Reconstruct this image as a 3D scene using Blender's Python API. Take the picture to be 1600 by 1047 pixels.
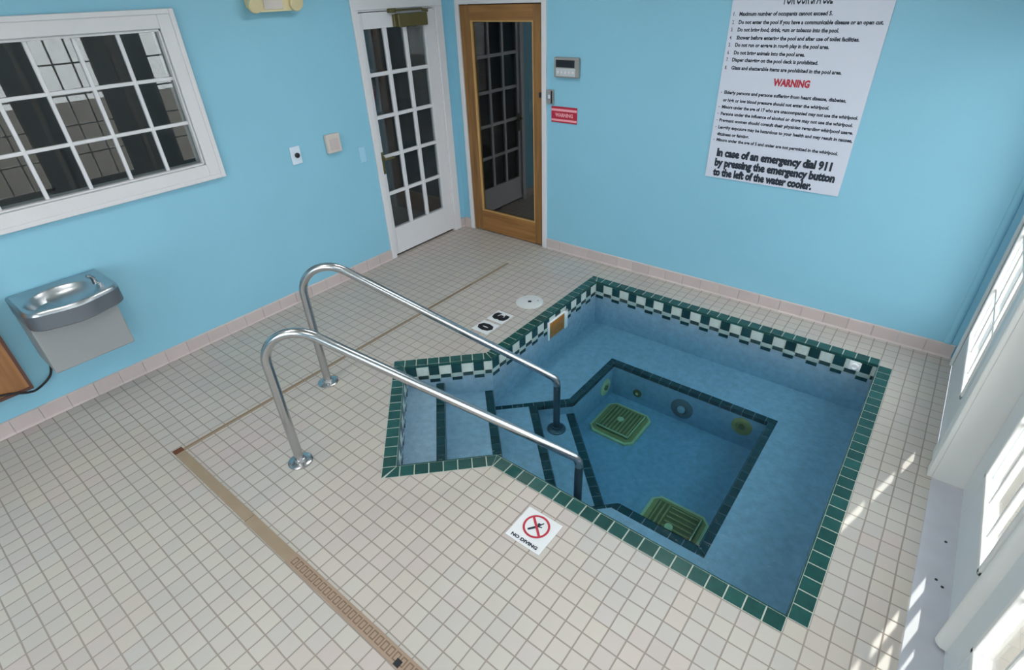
import bpy, bmesh, math, random
from mathutils import Vector, Matrix, geometry

for o in list(bpy.data.objects):
    bpy.data.objects.remove(o)
SC = bpy.context.scene
COL = SC.collection

# ------------------------------------------------------------------ camera
cam_d = bpy.data.cameras.new('camera')
cam = bpy.data.objects.new('camera', cam_d)
COL.objects.link(cam)
SC.camera = cam
cam_d.sensor_width = 36.0
cam_d.lens = 36.0 * 840.5 / 1600.0
cam_d.clip_start = 0.02
YAW, PIT, ROL = math.radians(129.43538), math.radians(32.79007), math.radians(-2.35579)
fwd = Vector((math.cos(YAW) * math.cos(PIT), math.sin(YAW) * math.cos(PIT), -math.sin(PIT)))
rgt = Vector((math.sin(YAW), -math.cos(YAW), 0))
upv = rgt.cross(fwd)
r2 = rgt * math.cos(ROL) + upv * math.sin(ROL)
u2 = -rgt * math.sin(ROL) + upv * math.cos(ROL)
M = Matrix((r2, u2, -fwd)).transposed().to_4x4()
M.translation = Vector((3.92813, -4.05231, 2.16407))
cam.matrix_world = M

# ------------------------------------------------------------------ colour handling, world, sun, lamps
SC.view_settings.view_transform = 'Standard'
SC.view_settings.look = 'None'
SC.view_settings.exposure = 0.82
SC.view_settings.gamma = 1.0
SC.view_settings.use_curve_mapping = False
SC.cycles.use_denoising = True
SC.cycles.max_bounces = 8
SC.cycles.transparent_max_bounces = 16
SC.cycles.sample_clamp_indirect = 6.0

W = bpy.data.worlds.new('world')
SC.world = W
W.use_nodes = True
bg = W.node_tree.nodes['Background']
bg.inputs[0].default_value = (0.95, 0.97, 1.0, 1)
bg.inputs[1].default_value = 3.4

sun_d = bpy.data.lights.new('sun', 'SUN')
sun_d.energy = 4.0
sun_d.angle = math.radians(0.6)
sun_d.color = (1.0, 0.96, 0.88)
sun = bpy.data.objects.new('sun', sun_d)
COL.objects.link(sun)
sun.rotation_euler = Vector((-0.28, -0.96, -1.07)).to_track_quat('-Z', 'Y').to_euler()


def ceiling_lamp(x, y, sx, sy, power):
    d = bpy.data.lights.new('ceiling_lamp', 'AREA')
    d.shape = 'RECTANGLE'
    d.size = sx
    d.size_y = sy
    d.energy = power
    d.color = (1.0, 0.97, 0.93)
    o = bpy.data.objects.new('ceiling_lamp', d)
    COL.objects.link(o)
    o.location = (x, y, CEIL - 0.075)
    return o


CEIL = 2.75
LAMPS = [(1.3, -1.5), (3.1, -1.5), (1.3, -4.1), (3.1, -4.1)]
LAMP_W = 6.0
for (lx, ly) in LAMPS:
    ceiling_lamp(lx, ly, 0.28, 1.15, LAMP_W)


# ------------------------------------------------------------------ materials
def s2l(c):
    c = c / 255.0
    return c / 12.92 if c <= 0.04045 else ((c + 0.055) / 1.055) ** 2.4


def rgb(r, g, b):
    return (s2l(r), s2l(g), s2l(b), 1.0)


def mat(name, color=(0.5, 0.5, 0.5, 1), rough=0.5, metal=0.0, var=0.0, vscale=6.0, bump=0.0, bscale=60.0,
        spec=0.5, island=0.0, coat=0.0):
    m = bpy.data.materials.new(name)
    m.use_nodes = True
    nt = m.node_tree
    b = nt.nodes['Principled BSDF']
    b.inputs['Roughness'].default_value = rough
    b.inputs['Metallic'].default_value = metal
    b.inputs['Specular IOR Level'].default_value = spec
    b.inputs['Coat Weight'].default_value = coat
    tc = nt.nodes.new('ShaderNodeTexCoord')
    rgbn = nt.nodes.new('ShaderNodeRGB')
    rgbn.outputs[0].default_value = color
    out = rgbn.outputs[0]
    if var > 0:
        n = nt.nodes.new('ShaderNodeTexNoise')
        n.inputs['Scale'].default_value = vscale
        n.inputs['Detail'].default_value = 4
        nt.links.new(tc.outputs['Object'], n.inputs['Vector'])
        mr = nt.nodes.new('ShaderNodeMapRange')
        mr.inputs[1].default_value = 0.3
        mr.inputs[2].default_value = 0.7
        mr.inputs[3].default_value = 1 - var
        mr.inputs[4].default_value = 1 + var
        nt.links.new(n.outputs[0], mr.inputs[0])
        hv = nt.nodes.new('ShaderNodeHueSaturation')
        nt.links.new(out, hv.inputs['Color'])
        nt.links.new(mr.outputs[0], hv.inputs['Value'])
        out = hv.outputs[0]
    if island > 0:
        g = nt.nodes.new('ShaderNodeNewGeometry')
        mr = nt.nodes.new('ShaderNodeMapRange')
        mr.inputs[3].default_value = 1 - island
        mr.inputs[4].default_value = 1 + island
        nt.links.new(g.outputs['Random Per Island'], mr.inputs[0])
        hv = nt.nodes.new('ShaderNodeHueSaturation')
        nt.links.new(out, hv.inputs['Color'])
        nt.links.new(mr.outputs[0], hv.inputs['Value'])
        out = hv.outputs[0]
    nt.links.new(out, b.inputs['Base Color'])
    if bump > 0:
        n = nt.nodes.new('ShaderNodeTexNoise')
        n.inputs['Scale'].default_value = bscale
        n.inputs['Detail'].default_value = 3
        nt.links.new(tc.outputs['Object'], n.inputs['Vector'])
        bp = nt.nodes.new('ShaderNodeBump')
        bp.inputs['Strength'].default_value = bump
        bp.inputs['Distance'].default_value = 0.01
        nt.links.new(n.outputs[0], bp.inputs['Height'])
        nt.links.new(bp.outputs[0], b.inputs['Normal'])
    return m


def wood_mat(name, c1, c2, axis='Z'):
    m = bpy.data.materials.new(name)
    m.use_nodes = True
    nt = m.node_tree
    b = nt.nodes['Principled BSDF']
    b.inputs['Roughness'].default_value = 0.45
    tc = nt.nodes.new('ShaderNodeTexCoord')
    mp = nt.nodes.new('ShaderNodeMapping')
    sc = {'Z': (26, 26, 1.6), 'X': (1.6, 26, 26)}[axis]
    mp.inputs['Scale'].default_value = sc
    n = nt.nodes.new('ShaderNodeTexNoise')
    n.inputs['Scale'].default_value = 1.0
    n.inputs['Detail'].default_value = 5
    n.inputs['Distortion'].default_value = 0.6
    cr = nt.nodes.new('ShaderNodeValToRGB')
    cr.color_ramp.elements[0].position = 0.3
    cr.color_ramp.elements[0].color = c1
    cr.color_ramp.elements[1].position = 0.72
    cr.color_ramp.elements[1].color = c2
    nt.links.new(tc.outputs['Object'], mp.inputs[0])
    nt.links.new(mp.outputs[0], n.inputs['Vector'])
    nt.links.new(n.outputs[0], cr.inputs[0])
    nt.links.new(cr.outputs[0], b.inputs['Base Color'])
    return m


TP = 0.078          # tile pitch
GX, GY = 3.997, -2.547


def math_node(nt, op, a, b=None, c=None):
    n = nt.nodes.new('ShaderNodeMath')
    n.operation = op
    for i, v in enumerate((a, b, c)):
        if v is None:
            continue
        if isinstance(v, (int, float)):
            n.inputs[i].default_value = v
        else:
            nt.links.new(v, n.inputs[i])
    return n.outputs[0]


def floor_tile_mat():
    m = bpy.data.materials.new('floor_tile')
    m.use_nodes = True
    nt = m.node_tree
    b = nt.nodes['Principled BSDF']
    tc = nt.nodes.new('ShaderNodeTexCoord')
    # slightly wandering joints
    nz = nt.nodes.new('ShaderNodeTexNoise')
    nz.inputs['Scale'].default_value = 3.0
    nt.links.new(tc.outputs['Object'], nz.inputs['Vector'])
    sep = nt.nodes.new('ShaderNodeSeparateXYZ')
    nt.links.new(tc.outputs['Object'], sep.inputs[0])
    wob = math_node(nt, 'MULTIPLY', math_node(nt, 'SUBTRACT', nz.outputs[0], 0.5), 0.008)
    ux = math_node(nt, 'DIVIDE', math_node(nt, 'SUBTRACT', math_node(nt, 'ADD', sep.outputs[0], wob), GX - 40 * TP), TP)
    uy = math_node(nt, 'DIVIDE', math_node(nt, 'SUBTRACT', math_node(nt, 'ADD', sep.outputs[1], wob), GY - 80 * TP), TP)
    fx = math_node(nt, 'FRACT', ux)
    fy = math_node(nt, 'FRACT', uy)
    dx = math_node(nt, 'ABSOLUTE', math_node(nt, 'SUBTRACT', fx, 0.5))
    dy = math_node(nt, 'ABSOLUTE', math_node(nt, 'SUBTRACT', fy, 0.5))
    dm = math_node(nt, 'MAXIMUM', dx, dy)
    mr = nt.nodes.new('ShaderNodeMapRange')
    mr.interpolation_type = 'SMOOTHSTEP'
    mr.inputs[1].default_value = 0.448
    mr.inputs[2].default_value = 0.48
    nt.links.new(dm, mr.inputs[0])
    cx = math_node(nt, 'FLOOR', ux)
    cy = math_node(nt, 'FLOOR', uy)
    cmb = nt.nodes.new('ShaderNodeCombineXYZ')
    nt.links.new(cx, cmb.inputs[0])
    nt.links.new(cy, cmb.inputs[1])
    wn = nt.nodes.new('ShaderNodeTexWhiteNoise')
    nt.links.new(cmb.outputs[0], wn.inputs['Vector'])
    cr = nt.nodes.new('ShaderNodeValToRGB')
    els = cr.color_ramp.elements
    els[0].position = 0.0
    els[0].color = TILE_COLS[0]
    els[1].position = 1.0
    els[1].color = TILE_COLS[3]
    e = els.new(0.35)
    e.color = TILE_COLS[1]
    e = els.new(0.7)
    e.color = TILE_COLS[2]
    nt.links.new(wn.outputs['Value'], cr.inputs[0])
    # soft blotches of soiling over several tiles
    n2 = nt.nodes.new('ShaderNodeTexNoise')
    n2.inputs['Scale'].default_value = 1.1
    n2.inputs['Detail'].default_value = 3
    nt.links.new(tc.outputs['Object'], n2.inputs['Vector'])
    mr2 = nt.nodes.new('ShaderNodeMapRange')
    mr2.inputs[1].default_value = 0.35
    mr2.inputs[2].default_value = 0.65
    mr2.inputs[3].default_value = 0.94
    mr2.inputs[4].default_value = 1.03
    nt.links.new(n2.outputs[0], mr2.inputs[0])
    # warmer and pinker batches of tile, a few tiles across
    vr = nt.nodes.new('ShaderNodeTexVoronoi')
    vr.inputs['Scale'].default_value = 0.16
    nt.links.new(cmb.outputs[0], vr.inputs['Vector'])
    tint = nt.nodes.new('ShaderNodeValToRGB')
    te = tint.color_ramp.elements
    te[0].color = (0.97, 1.0, 0.985, 1)
    te[1].color = (1.0, 0.955, 0.94, 1)
    t2 = te.new(0.5)
    t2.color = (1.0, 0.99, 0.93, 1)
    sepc = nt.nodes.new('ShaderNodeSeparateColor')
    nt.links.new(vr.outputs['Color'], sepc.inputs[0])
    nt.links.new(sepc.outputs[0], tint.inputs[0])
    mt = nt.nodes.new('ShaderNodeMix')
    mt.data_type = 'RGBA'
    mt.blend_type = 'MULTIPLY'
    mt.inputs['Factor'].default_value = 1.0
    nt.links.new(cr.outputs[0], mt.inputs[6])
    nt.links.new(tint.outputs[0], mt.inputs[7])
    hv = nt.nodes.new('ShaderNodeHueSaturation')
    nt.links.new(mt.outputs[2], hv.inputs['Color'])
    nt.links.new(mr2.outputs[0], hv.inputs['Value'])
    mx = nt.nodes.new('ShaderNodeMix')
    mx.data_type = 'RGBA'
    nt.links.new(mr.outputs[0], mx.inputs['Factor'])
    nt.links.new(hv.outputs[0], mx.inputs[6])
    mx.inputs[7].default_value = GROUT
    nt.links.new(mx.outputs[2], b.inputs['Base Color'])
    rr = nt.nodes.new('ShaderNodeMapRange')
    rr.inputs[3].default_value = 0.42
    rr.inputs[4].default_value = 0.85
    nt.links.new(mr.outputs[0], rr.inputs[0])
    nt.links.new(rr.outputs[0], b.inputs['Roughness'])
    bp = nt.nodes.new('ShaderNodeBump')
    bp.inputs['Strength'].default_value = 0.5
    bp.inputs['Distance'].default_value = 0.002
    bp.invert = True
    nt.links.new(mr.outputs[0], bp.inputs['Height'])
    nt.links.new(bp.outputs[0], b.inputs['Normal'])
    return m


TILE_COLS = [rgb(180, 174, 171), rgb(184, 177, 173), rgb(186, 180, 173), rgb(184, 175, 173)]
GROUT = rgb(146, 136, 127)


def glass_mat(name, tint=(1, 1, 1, 1), ior=1.5, rough=0.0):
    m = bpy.data.materials.new(name)
    m.use_nodes = True
    nt = m.node_tree
    nt.nodes.remove(nt.nodes['Principled BSDF'])
    out = nt.nodes['Material Output']
    tr = nt.nodes.new('ShaderNodeBsdfTransparent')
    tr.inputs[0].default_value = tint
    gl = nt.nodes.new('ShaderNodeBsdfGlossy')
    gl.inputs['Roughness'].default_value = rough
    ge = nt.nodes.new('ShaderNodeNewGeometry')
    fr = nt.nodes.new('ShaderNodeVectorMath')
    fr.operation = 'DOT_PRODUCT'
    nt.links.new(ge.outputs['Normal'], fr.inputs[0])
    nt.links.new(ge.outputs['Incoming'], fr.inputs[1])
    ca = math_node(nt, 'ABSOLUTE', fr.outputs['Value'])
    f0 = ((ior - 1) / (ior + 1)) ** 2
    pw = math_node(nt, 'POWER', math_node(nt, 'SUBTRACT', 1.0, math_node(nt, 'MINIMUM', ca, 1.0)), 5.0)
    fac = math_node(nt, 'ADD', math_node(nt, 'MULTIPLY', pw, 1 - f0), f0)
    mx = nt.nodes.new('ShaderNodeMixShader')
    nt.links.new(fac, mx.inputs[0])
    nt.links.new(tr.outputs[0], mx.inputs[1])
    nt.links.new(gl.outputs[0], mx.inputs[2])
    nt.links.new(mx.outputs[0], out.inputs[0])
    return m, nt, gl, fr


def water_mat():
    m, nt, gl, fr = glass_mat('pool_water', (0.93, 0.975, 0.985, 1), 1.33, 0.02)
    tc = nt.nodes.new('ShaderNodeTexCoord')
    n = nt.nodes.new('ShaderNodeTexNoise')
    n.inputs['Scale'].default_value = 16.0
    n.inputs['Detail'].default_value = 4.0
    nt.links.new(tc.outputs['Object'], n.inputs['Vector'])
    bp = nt.nodes.new('ShaderNodeBump')
    bp.inputs['Strength'].default_value = 1.0
    bp.inputs['Distance'].default_value = 0.012
    nt.links.new(n.outputs[0], bp.inputs['Height'])
    nt.links.new(bp.outputs[0], gl.inputs['Normal'])
    nt.links.new(bp.outputs[0], fr.inputs[0])
    ab = nt.nodes.new('ShaderNodeVolumeAbsorption')
    ab.inputs['Color'].default_value = (0.11, 0.58, 0.71, 1)
    ab.inputs['Density'].default_value = 1.35
    nt.links.new(ab.outputs[0], nt.nodes['Material Output'].inputs['Volume'])
    return m


WALLBLUE = rgb(134, 190, 212)
M_wall = mat('blue_wall_paint', WALLBLUE, 0.55, var=0.015, vscale=2.0, bump=0.05, bscale=120)
M_ceil = mat('ceiling_paint', rgb(225, 225, 220), 0.8, var=0.02)
M_white = mat('white_gloss_paint', rgb(214, 214, 218), 0.35, var=0.015)
M_trimw = mat('white_trim_paint', rgb(212, 211, 214), 0.4, var=0.015)
M_frw = mat('white_door_paint', rgb(206, 212, 214), 0.35, var=0.02)
M_pillar = mat('pillar_paint', rgb(226, 224, 220), 0.45, var=0.015)
M_floor = floor_tile_mat()
M_cove = mat('cove_tile', rgb(190, 176, 174), 0.4, var=0.03, island=0.04)
M_green = mat('green_tile', rgb(30, 74, 70), 0.22, var=0.12, vscale=25, island=0.22)
M_greend = mat('dark_green_tile', rgb(18, 56, 62), 0.25, var=0.1, vscale=25, island=0.15)
M_wtile = mat('pale_glazed_tile', rgb(186, 200, 196), 0.22, var=0.08, vscale=18, island=0.06)
M_grout = mat('pale_grout', rgb(176, 186, 176), 0.8, var=0.05)
M_plaster = mat('pool_plaster', rgb(158, 176, 194), 0.7, var=0.12, vscale=24, bump=0.15, bscale=70)
M_steel = mat('polished_steel', (0.50, 0.51, 0.52, 1), 0.22, 1.0, var=0.03)
M_steelshade = mat('steel_underwater_shade', (0.09, 0.12, 0.15, 1), 0.4, 0.8, var=0.1, vscale=20)  # steel below the water, its dark reflections put into the colour
M_steel2 = mat('brushed_steel', (0.46, 0.49, 0.51, 1), 0.30, 1.0, var=0.05, vscale=12)
M_apron = mat('dark_steel_apron', rgb(112, 118, 126), 0.38, 0.55, var=0.04)
M_grey = mat('grey_enamel', rgb(146, 149, 151), 0.45, var=0.02)
M_dark = mat('dark_void', rgb(34, 34, 36), 0.8)
M_black = mat('black_paint', rgb(16, 20, 28), 0.5)
M_ink = mat('black_ink', rgb(30, 40, 54), 0.7)
M_red = mat('red_ink', rgb(176, 42, 62), 0.6)
M_redsign = mat('red_sign_face', rgb(176, 34, 58), 0.45)
M_pink = mat('pale_pink_ink', rgb(236, 160, 170), 0.5)
M_sign = mat('sign_board', rgb(204, 208, 222), 0.5, var=0.012, vscale=2)
M_tilew = mat('white_marker_tile', rgb(216, 218, 220), 0.3, var=0.02)
M_brass = mat('aged_bronze', rgb(98, 92, 58), 0.4, 0.35, var=0.08)
M_cream = mat('cream_plastic', rgb(214, 200, 158), 0.45, var=0.03)
M_beige = mat('beige_plastic', rgb(200, 190, 182), 0.5, var=0.03)
M_plate = mat('white_plastic', rgb(208, 222, 236), 0.4)
M_paleblue = mat('painted_plate', rgb(158, 204, 226), 0.5)
M_panel = mat('grey_plastic', rgb(142, 140, 138), 0.45, var=0.03)
M_pearl = mat('light_grey_plastic', rgb(186, 192, 196), 0.4)
M_drain = mat('olive_drain_plastic', rgb(176, 156, 92), 0.5, var=0.15, vscale=14)
M_draind = mat('dark_olive_drain_plastic', rgb(120, 104, 58), 0.6, var=0.12, vscale=20)  # darker olive for the grate bodies and jet parts
M_drainl = mat('yellowed_plastic', rgb(216, 210, 156), 0.5, var=0.1, vscale=14)
M_jet = mat('grey_jet_plastic', rgb(110, 112, 116), 0.5, var=0.08)
M_orange = mat('stained_skimmer_flap', rgb(168, 108, 34), 0.55, var=0.22, vscale=20)
M_skw = mat('skimmer_plastic', rgb(232, 236, 238), 0.4)
M_lid = mat('lid_plastic', rgb(206, 208, 208), 0.45, var=0.02)
M_chan = mat('tan_drain_cover', rgb(148, 130, 108), 0.55, var=0.08, vscale=8)
M_chang = mat('grated_drain_cover', rgb(152, 130, 112), 0.55, var=0.06)
M_chand = mat('drain_slot', rgb(116, 96, 78), 0.8)
M_rust = mat('rust_stain', rgb(96, 56, 34), 0.8)
M_wood = wood_mat('varnished_pine_upright', rgb(112, 78, 40), rgb(150, 108, 58), 'Z')
M_woodx = wood_mat('varnished_pine_rail', rgb(120, 82, 42), rgb(162, 114, 62), 'X')
M_woodl = mat('pale_wood_bead', rgb(186, 148, 92), 0.45, var=0.06)
M_woodd = wood_mat('cabinet_wood', rgb(120, 80, 46), rgb(160, 112, 70), 'Z')
M_wooddk = mat('cabinet_edge', rgb(84, 56, 50), 0.6, var=0.1)
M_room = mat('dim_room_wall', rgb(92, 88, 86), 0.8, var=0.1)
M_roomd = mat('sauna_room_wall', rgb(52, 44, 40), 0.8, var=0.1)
M_curtain = mat('dark_blind', rgb(70, 70, 74), 0.8, var=0.05)
M_patio = mat('patio_boards', rgb(104, 100, 93), 0.8, var=0.08)
M_hedge = mat('hedge_leaves', rgb(70, 86, 60), 0.9, var=0.4, vscale=14)
M_sill = mat('threshold_paint', rgb(188, 190, 198), 0.45, var=0.05, vscale=7)
M_glass, _, _, _ = glass_mat('window_glass', (0.80, 0.84, 0.85, 1), 1.68)
M_glassd, _, _, _ = glass_mat('sauna_glass', (0.55, 0.55, 0.55, 1), 2.1)
M_glassr, _, _, _ = glass_mat('patio_glass', (0.97, 0.985, 0.98, 1), 1.45)
M_water = water_mat()
M_lamp = bpy.data.materials.new('lamp_diffuser')
M_lamp.use_nodes = True
M_lamp.node_tree.nodes['Principled BSDF'].inputs['Emission Color'].default_value = (1, 0.97, 0.93, 1)
M_lamp.node_tree.nodes['Principled BSDF'].inputs['Emission Strength'].default_value = 1.5


# ------------------------------------------------------------------ mesh builder
class MB:
    def __init__(self):
        self.v, self.f, self.mi, self.sm, self.mats = [], [], [], [], []

    def m(self, material):
        if material not in self.mats:
            self.mats.append(material)
        return self.mats.index(material)

    def add(self, vs, fs, material, smooth=False, mtx=None):
        k = len(self.v)
        i = self.m(material)
        for p in vs:
            p = Vector(p)
            if mtx is not None:
                p = mtx @ p
            self.v.append(p)
        for f in fs:
            self.f.append([k + a for a in f])
            self.mi.append(i)
            self.sm.append(smooth)
        return self

    def from_bm(self, bm, material, smooth=False, mtx=None):
        bm.verts.index_update()
        vs = [v.co.copy() for v in bm.verts]
        fs = [[v.index for v in f.verts] for f in bm.faces]
        bm.free()
        return self.add(vs, fs, material, smooth, mtx)

    def box(self, lo, hi, material, bev=0.0, seg=1, mtx=None):
        lo, hi = Vector([min(a, b) for a, b in zip(lo, hi)]), Vector([max(a, b) for a, b in zip(lo, hi)])
        bm = bmesh.new()
        bmesh.ops.create_cube(bm, size=1.0)
        for v in bm.verts:
            v.co = Vector([(lo[i] + hi[i]) / 2 + v.co[i] * (hi[i] - lo[i]) for i in range(3)])
        if bev > 0:
            bmesh.ops.bevel(bm, geom=bm.edges[:], offset=min(bev, min(hi - lo) * 0.45), segments=seg,
                            affect='EDGES', profile=0.5)
        return self.from_bm(bm, material, False, mtx)

    def prism(self, poly, z0, z1, material, mtx=None, smooth=False):
        n = len(poly)
        vs = [(p[0], p[1], z0) for p in poly] + [(p[0], p[1], z1) for p in poly]
        fs = [[i, (i + 1) % n, n + (i + 1) % n, n + i] for i in range(n)]
        fs.append(list(range(n))[::-1])
        fs.append(list(range(n, 2 * n)))
        return self.add(vs, fs, material, smooth, mtx)

    def lathe(self, prof, material, n=32, mtx=None, smooth=True):
        vs, fs = [], []
        for (r, z) in prof:
            for k in range(n):
                a = 2 * math.pi * k / n
                vs.append((r * math.cos(a), r * math.sin(a), z))
        for j in range(len(prof) - 1):
            for k in range(n):
                fs.append([j * n + k, j * n + (k + 1) % n, (j + 1) * n + (k + 1) % n, (j + 1) * n + k])
        fs.append(list(range(n))[::-1])
        fs.append([(len(prof) - 1) * n + k for k in range(n)])
        return self.add(vs, fs, material, smooth, mtx)

    def tube(self, path, r, material, n=16):
        path = [Vector(p) for p in path]
        vs, fs = [], []
        ref = None
        for i, p in enumerate(path):
            t = (path[min(i + 1, len(path) - 1)] - path[max(i - 1, 0)]).normalized()
            if ref is None:
                ref = t.orthogonal().normalized()
            ref = (ref - t * ref.dot(t)).normalized()
            b = t.cross(ref)
            rr = r[i] if isinstance(r, (list, tuple)) else r
            for k in range(n):
                a = 2 * math.pi * k / n
                vs.append(p + ref * math.cos(a) * rr + b * math.sin(a) * rr)
        for i in range(len(path) - 1):
            for k in range(n):
                fs.append([i * n + k, i * n + (k + 1) % n, (i + 1) * n + (k + 1) % n, (i + 1) * n + k])
        fs.append(list(range(n))[::-1])
        fs.append([(len(path) - 1) * n + k for k in range(n)])
        return self.add(vs, fs, material, True)

    def build(self, name, parent=None):
        # origin at the centre of the footprint
        me = bpy.data.meshes.new(name)
        me.from_pydata([tuple(p) for p in self.v], [], self.f)
        for mm in self.mats:
            me.materials.append(mm)
        for p, i, s in zip(me.polygons, self.mi, self.sm):
            p.material_index = i
            p.use_smooth = s
        bm = bmesh.new()
        bm.from_mesh(me)
        bmesh.ops.recalc_face_normals(bm, faces=bm.faces[:])
        bm.to_mesh(me)
        bm.free()
        me.update()
        o = bpy.data.objects.new(name, me)
        COL.objects.link(o)
        if parent is not None:
            o.parent = parent
            o.matrix_parent_inverse = world_of(parent).inverted()
        if any(self.sm):
            md = o.modifiers.new('edges', 'EDGE_SPLIT')
            md.split_angle = math.radians(40)
        return o


def world_of(o):
    m = Matrix.Translation(o.location)
    return m


def thing(name, label, cat, loc, group=None):
    o = bpy.data.objects.new(name, None)
    COL.objects.link(o)
    o.location = loc
    o.empty_display_size = 0.1
    return tag(o, label, cat, group)


def tag(o, label, cat, group=None, kind=None):
    o['label'] = label
    o['category'] = cat
    if group:
        o['group'] = group
    if kind:
        o['kind'] = kind
    return o


def struct(o, label=None):
    o['kind'] = 'structure'
    if label:
        o['label'] = label
    return o


def struct_root(name, loc, label=None):
    o = bpy.data.objects.new(name, None)
    COL.objects.link(o)
    o.location = loc
    return struct(o, label)


def add_text(mb, body, x0, x1, z, h, material, mtx, bold=0.0, depth=0.0015):
    """Lettering: local x right, local y up, local z out; baseline at z, spans x0..x1, cap height h."""
    c = bpy.data.curves.new('lettering', 'FONT')
    c.body = body
    c.size = 1.0
    c.offset = bold
    c.resolution_u = 2
    c.extrude = 0.0
    o = bpy.data.objects.new('lettering', c)
    COL.objects.link(o)
    dg = bpy.context.evaluated_depsgraph_get()
    me = bpy.data.meshes.new_from_object(o.evaluated_get(dg))
    xs = [v.co.x for v in me.vertices]
    lo, hi = min(xs), max(xs)
    sx = (x1 - x0) / (hi - lo)
    sy = h / 0.70
    vs = [((v.co.x - lo) * sx + x0, v.co.y * sy + z, depth) for v in me.vertices]
    fs = [list(p.vertices) for p in me.polygons]
    mb.add(vs, fs, material, False, mtx)
    bpy.data.objects.remove(o)
    bpy.data.curves.remove(c)
    bpy.data.meshes.remove(me)


R2 = math.sqrt(2.0)


def st(s, t):
    return ((s + t) / R2, (s - t) / R2)


# ------------------------------------------------------------------ pool outline
T_L, T_R, S_E = 2.578, 3.502, -0.539       # inner faces of the stair notch (rotated 45 deg)
I_A, I_B, I_C = (1.866, -0.363), (3.997, -0.363), (3.997, -2.469)
I_D = (T_R * R2 - 2.469, -2.469)
I_E, I_F = st(S_E, T_R), st(S_E, T_L)
I_G = (1.866, 1.866 - T_L * R2)
INNER = [I_A, I_B, I_C, I_D, I_E, I_F, I_G]
O_A = (1.788, -0.285)
O_D = ((T_R + TP) * R2 - 2.547, -2.547)
O_E, O_F = st(S_E - TP, T_R + TP), st(S_E - TP, T_L - TP)
O_G = (1.788, 1.788 - (T_L - TP) * R2)
WZ = -0.088     # water level

# ------------------------------------------------------------------ structure: floor
RX, RY = 4.37, -6.0


def flat_with_hole(outer, hole, z, material, name):
    pts = [Vector((p[0], p[1], z)) for p in outer]
    hp = [Vector((p[0], p[1], z)) for p in hole]
    tris = geometry.tessellate_polygon([pts, hp])
    mb = MB()
    mb.add(pts + hp, [list(t) for t in tris], material)
    return mb.build(name)


floor = flat_with_hole([(-0.02, RY), (RX, RY), (RX, 0.02), (-0.02, 0.02)], INNER, 0.0, M_floor, 'floor')
struct(floor, 'cream square-tiled pool deck')

# pool shell: walls, bench, steps, well floor
shell = struct_root('pool_basin', (2.9, -1.5, 0.0), 'sunken spa pool of pale blue plaster with tiled edges')
mb = MB()
n = len(INNER)
vs = [(p[0], p[1], 0.0) for p in INNER] + [(p[0], p[1], -0.75) for p in INNER]
mb.add(vs, [[i, (i + 1) % n, n + (i + 1) % n, n + i] for i in range(n)], M_plaster)
mb.build('basin_wall', shell)
mb = MB()
WF = -0.70
mb.add([(1.2, -3.1, WF), (4.1, -3.1, WF), (4.1, -0.3, WF), (1.2, -0.3, WF)], [[0, 1, 2, 3]], M_plaster)
mb.build('well_floor', shell)
# bench
BZ = -0.40
WX0, WX1, WY0, WY1 = 2.335, 3.527, -2.057, -0.835
tl, tr = 2.67, 3.606
b_l = (WX0, WX0 - tl * R2)
b_r = (tr * R2 + WY0, WY0)
bench = [(1.866, -0.363), (1.866, 1.866 - tl * R2), b_l, (WX0, WY1), (WX1, WY1), (WX1, WY0), b_r,
         (tr * R2 - 2.469, -2.469), (3.997, -2.469), (3.997, -0.363)]
mb = MB()
mb.prism(bench, WF, BZ, M_plaster)
mb.build('bench', shell)


def strip(mb, o0, o1, i0, i1, z0, z1, material, pitch=TP, ref=0.0, gap=0.006, bev=0.002):
    """Row of tiles between the outer edge o0-o1 and the inner edge i0-i1 (parallel, ends may be mitred)."""
    o0, o1, i0, i1 = [Vector(p).to_2d() if len(p) > 2 else Vector(p) for p in (o0, o1, i0, i1)]
    d = (o1 - o0).normalized()
    uo = (0.0, (o1 - o0).dot(d))
    ui = ((i0 - o0).dot(d), (i1 - o0).dot(d))
    nrm = (i0 - o0) - d * (i0 - o0).dot(d)
    lo, hi = min(uo[0], ui[0]), max(uo[1], ui[1])
    k = math.floor((lo - ref) / pitch + 1e-4)
    while True:
        a, b = ref + k * pitch, ref + (k + 1) * pitch
        k += 1
        if a >= hi - 1e-4:
            break
        cl = lambda v, r: min(max(v, r[0]), r[1])
        oa, ob, ia, ib = cl(a, uo), cl(b, uo), cl(a, ui), cl(b, ui)
        if (ob - oa) + (ib - ia) < pitch * 0.25:
            continue
        g = gap / 2
        ww = nrm.length
        q = [o0 + d * (oa + g) + nrm * (g / ww), o0 + d * (ob - g) + nrm * (g / ww),
             o0 + d * (ib - g) + nrm * (1 - g / ww), o0 + d * (ia + g) + nrm * (1 - g / ww)]
        if (ob - oa) < gap:
            q = [q[0], q[2], q[3]]
        elif (ib - ia) < gap:
            q = [q[0], q[1], q[2]]
        c = sum((p for p in q), Vector((0, 0))) / len(q)
        top = [c + (p - c) * (1 - bev / 0.039) for p in q]
        m = len(q)
        vs = [(p.x, p.y, z0) for p in q] + [(p.x, p.y, z1 - bev) for p in q] + [(p.x, p.y, z1) for p in top]
        fs = []
        for j in range(2):
            fs += [[j * m + i, j * m + (i + 1) % m, (j + 1) * m + (i + 1) % m, (j + 1) * m + i] for i in range(m)]
        fs.append([2 * m + i for i in range(m)])
        mb.add(vs, fs, material)


def slab(mb, pts, z, material):
    mb.add([(p[0], p[1], z) for p in pts], [list(range(len(pts)))], material)


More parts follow.
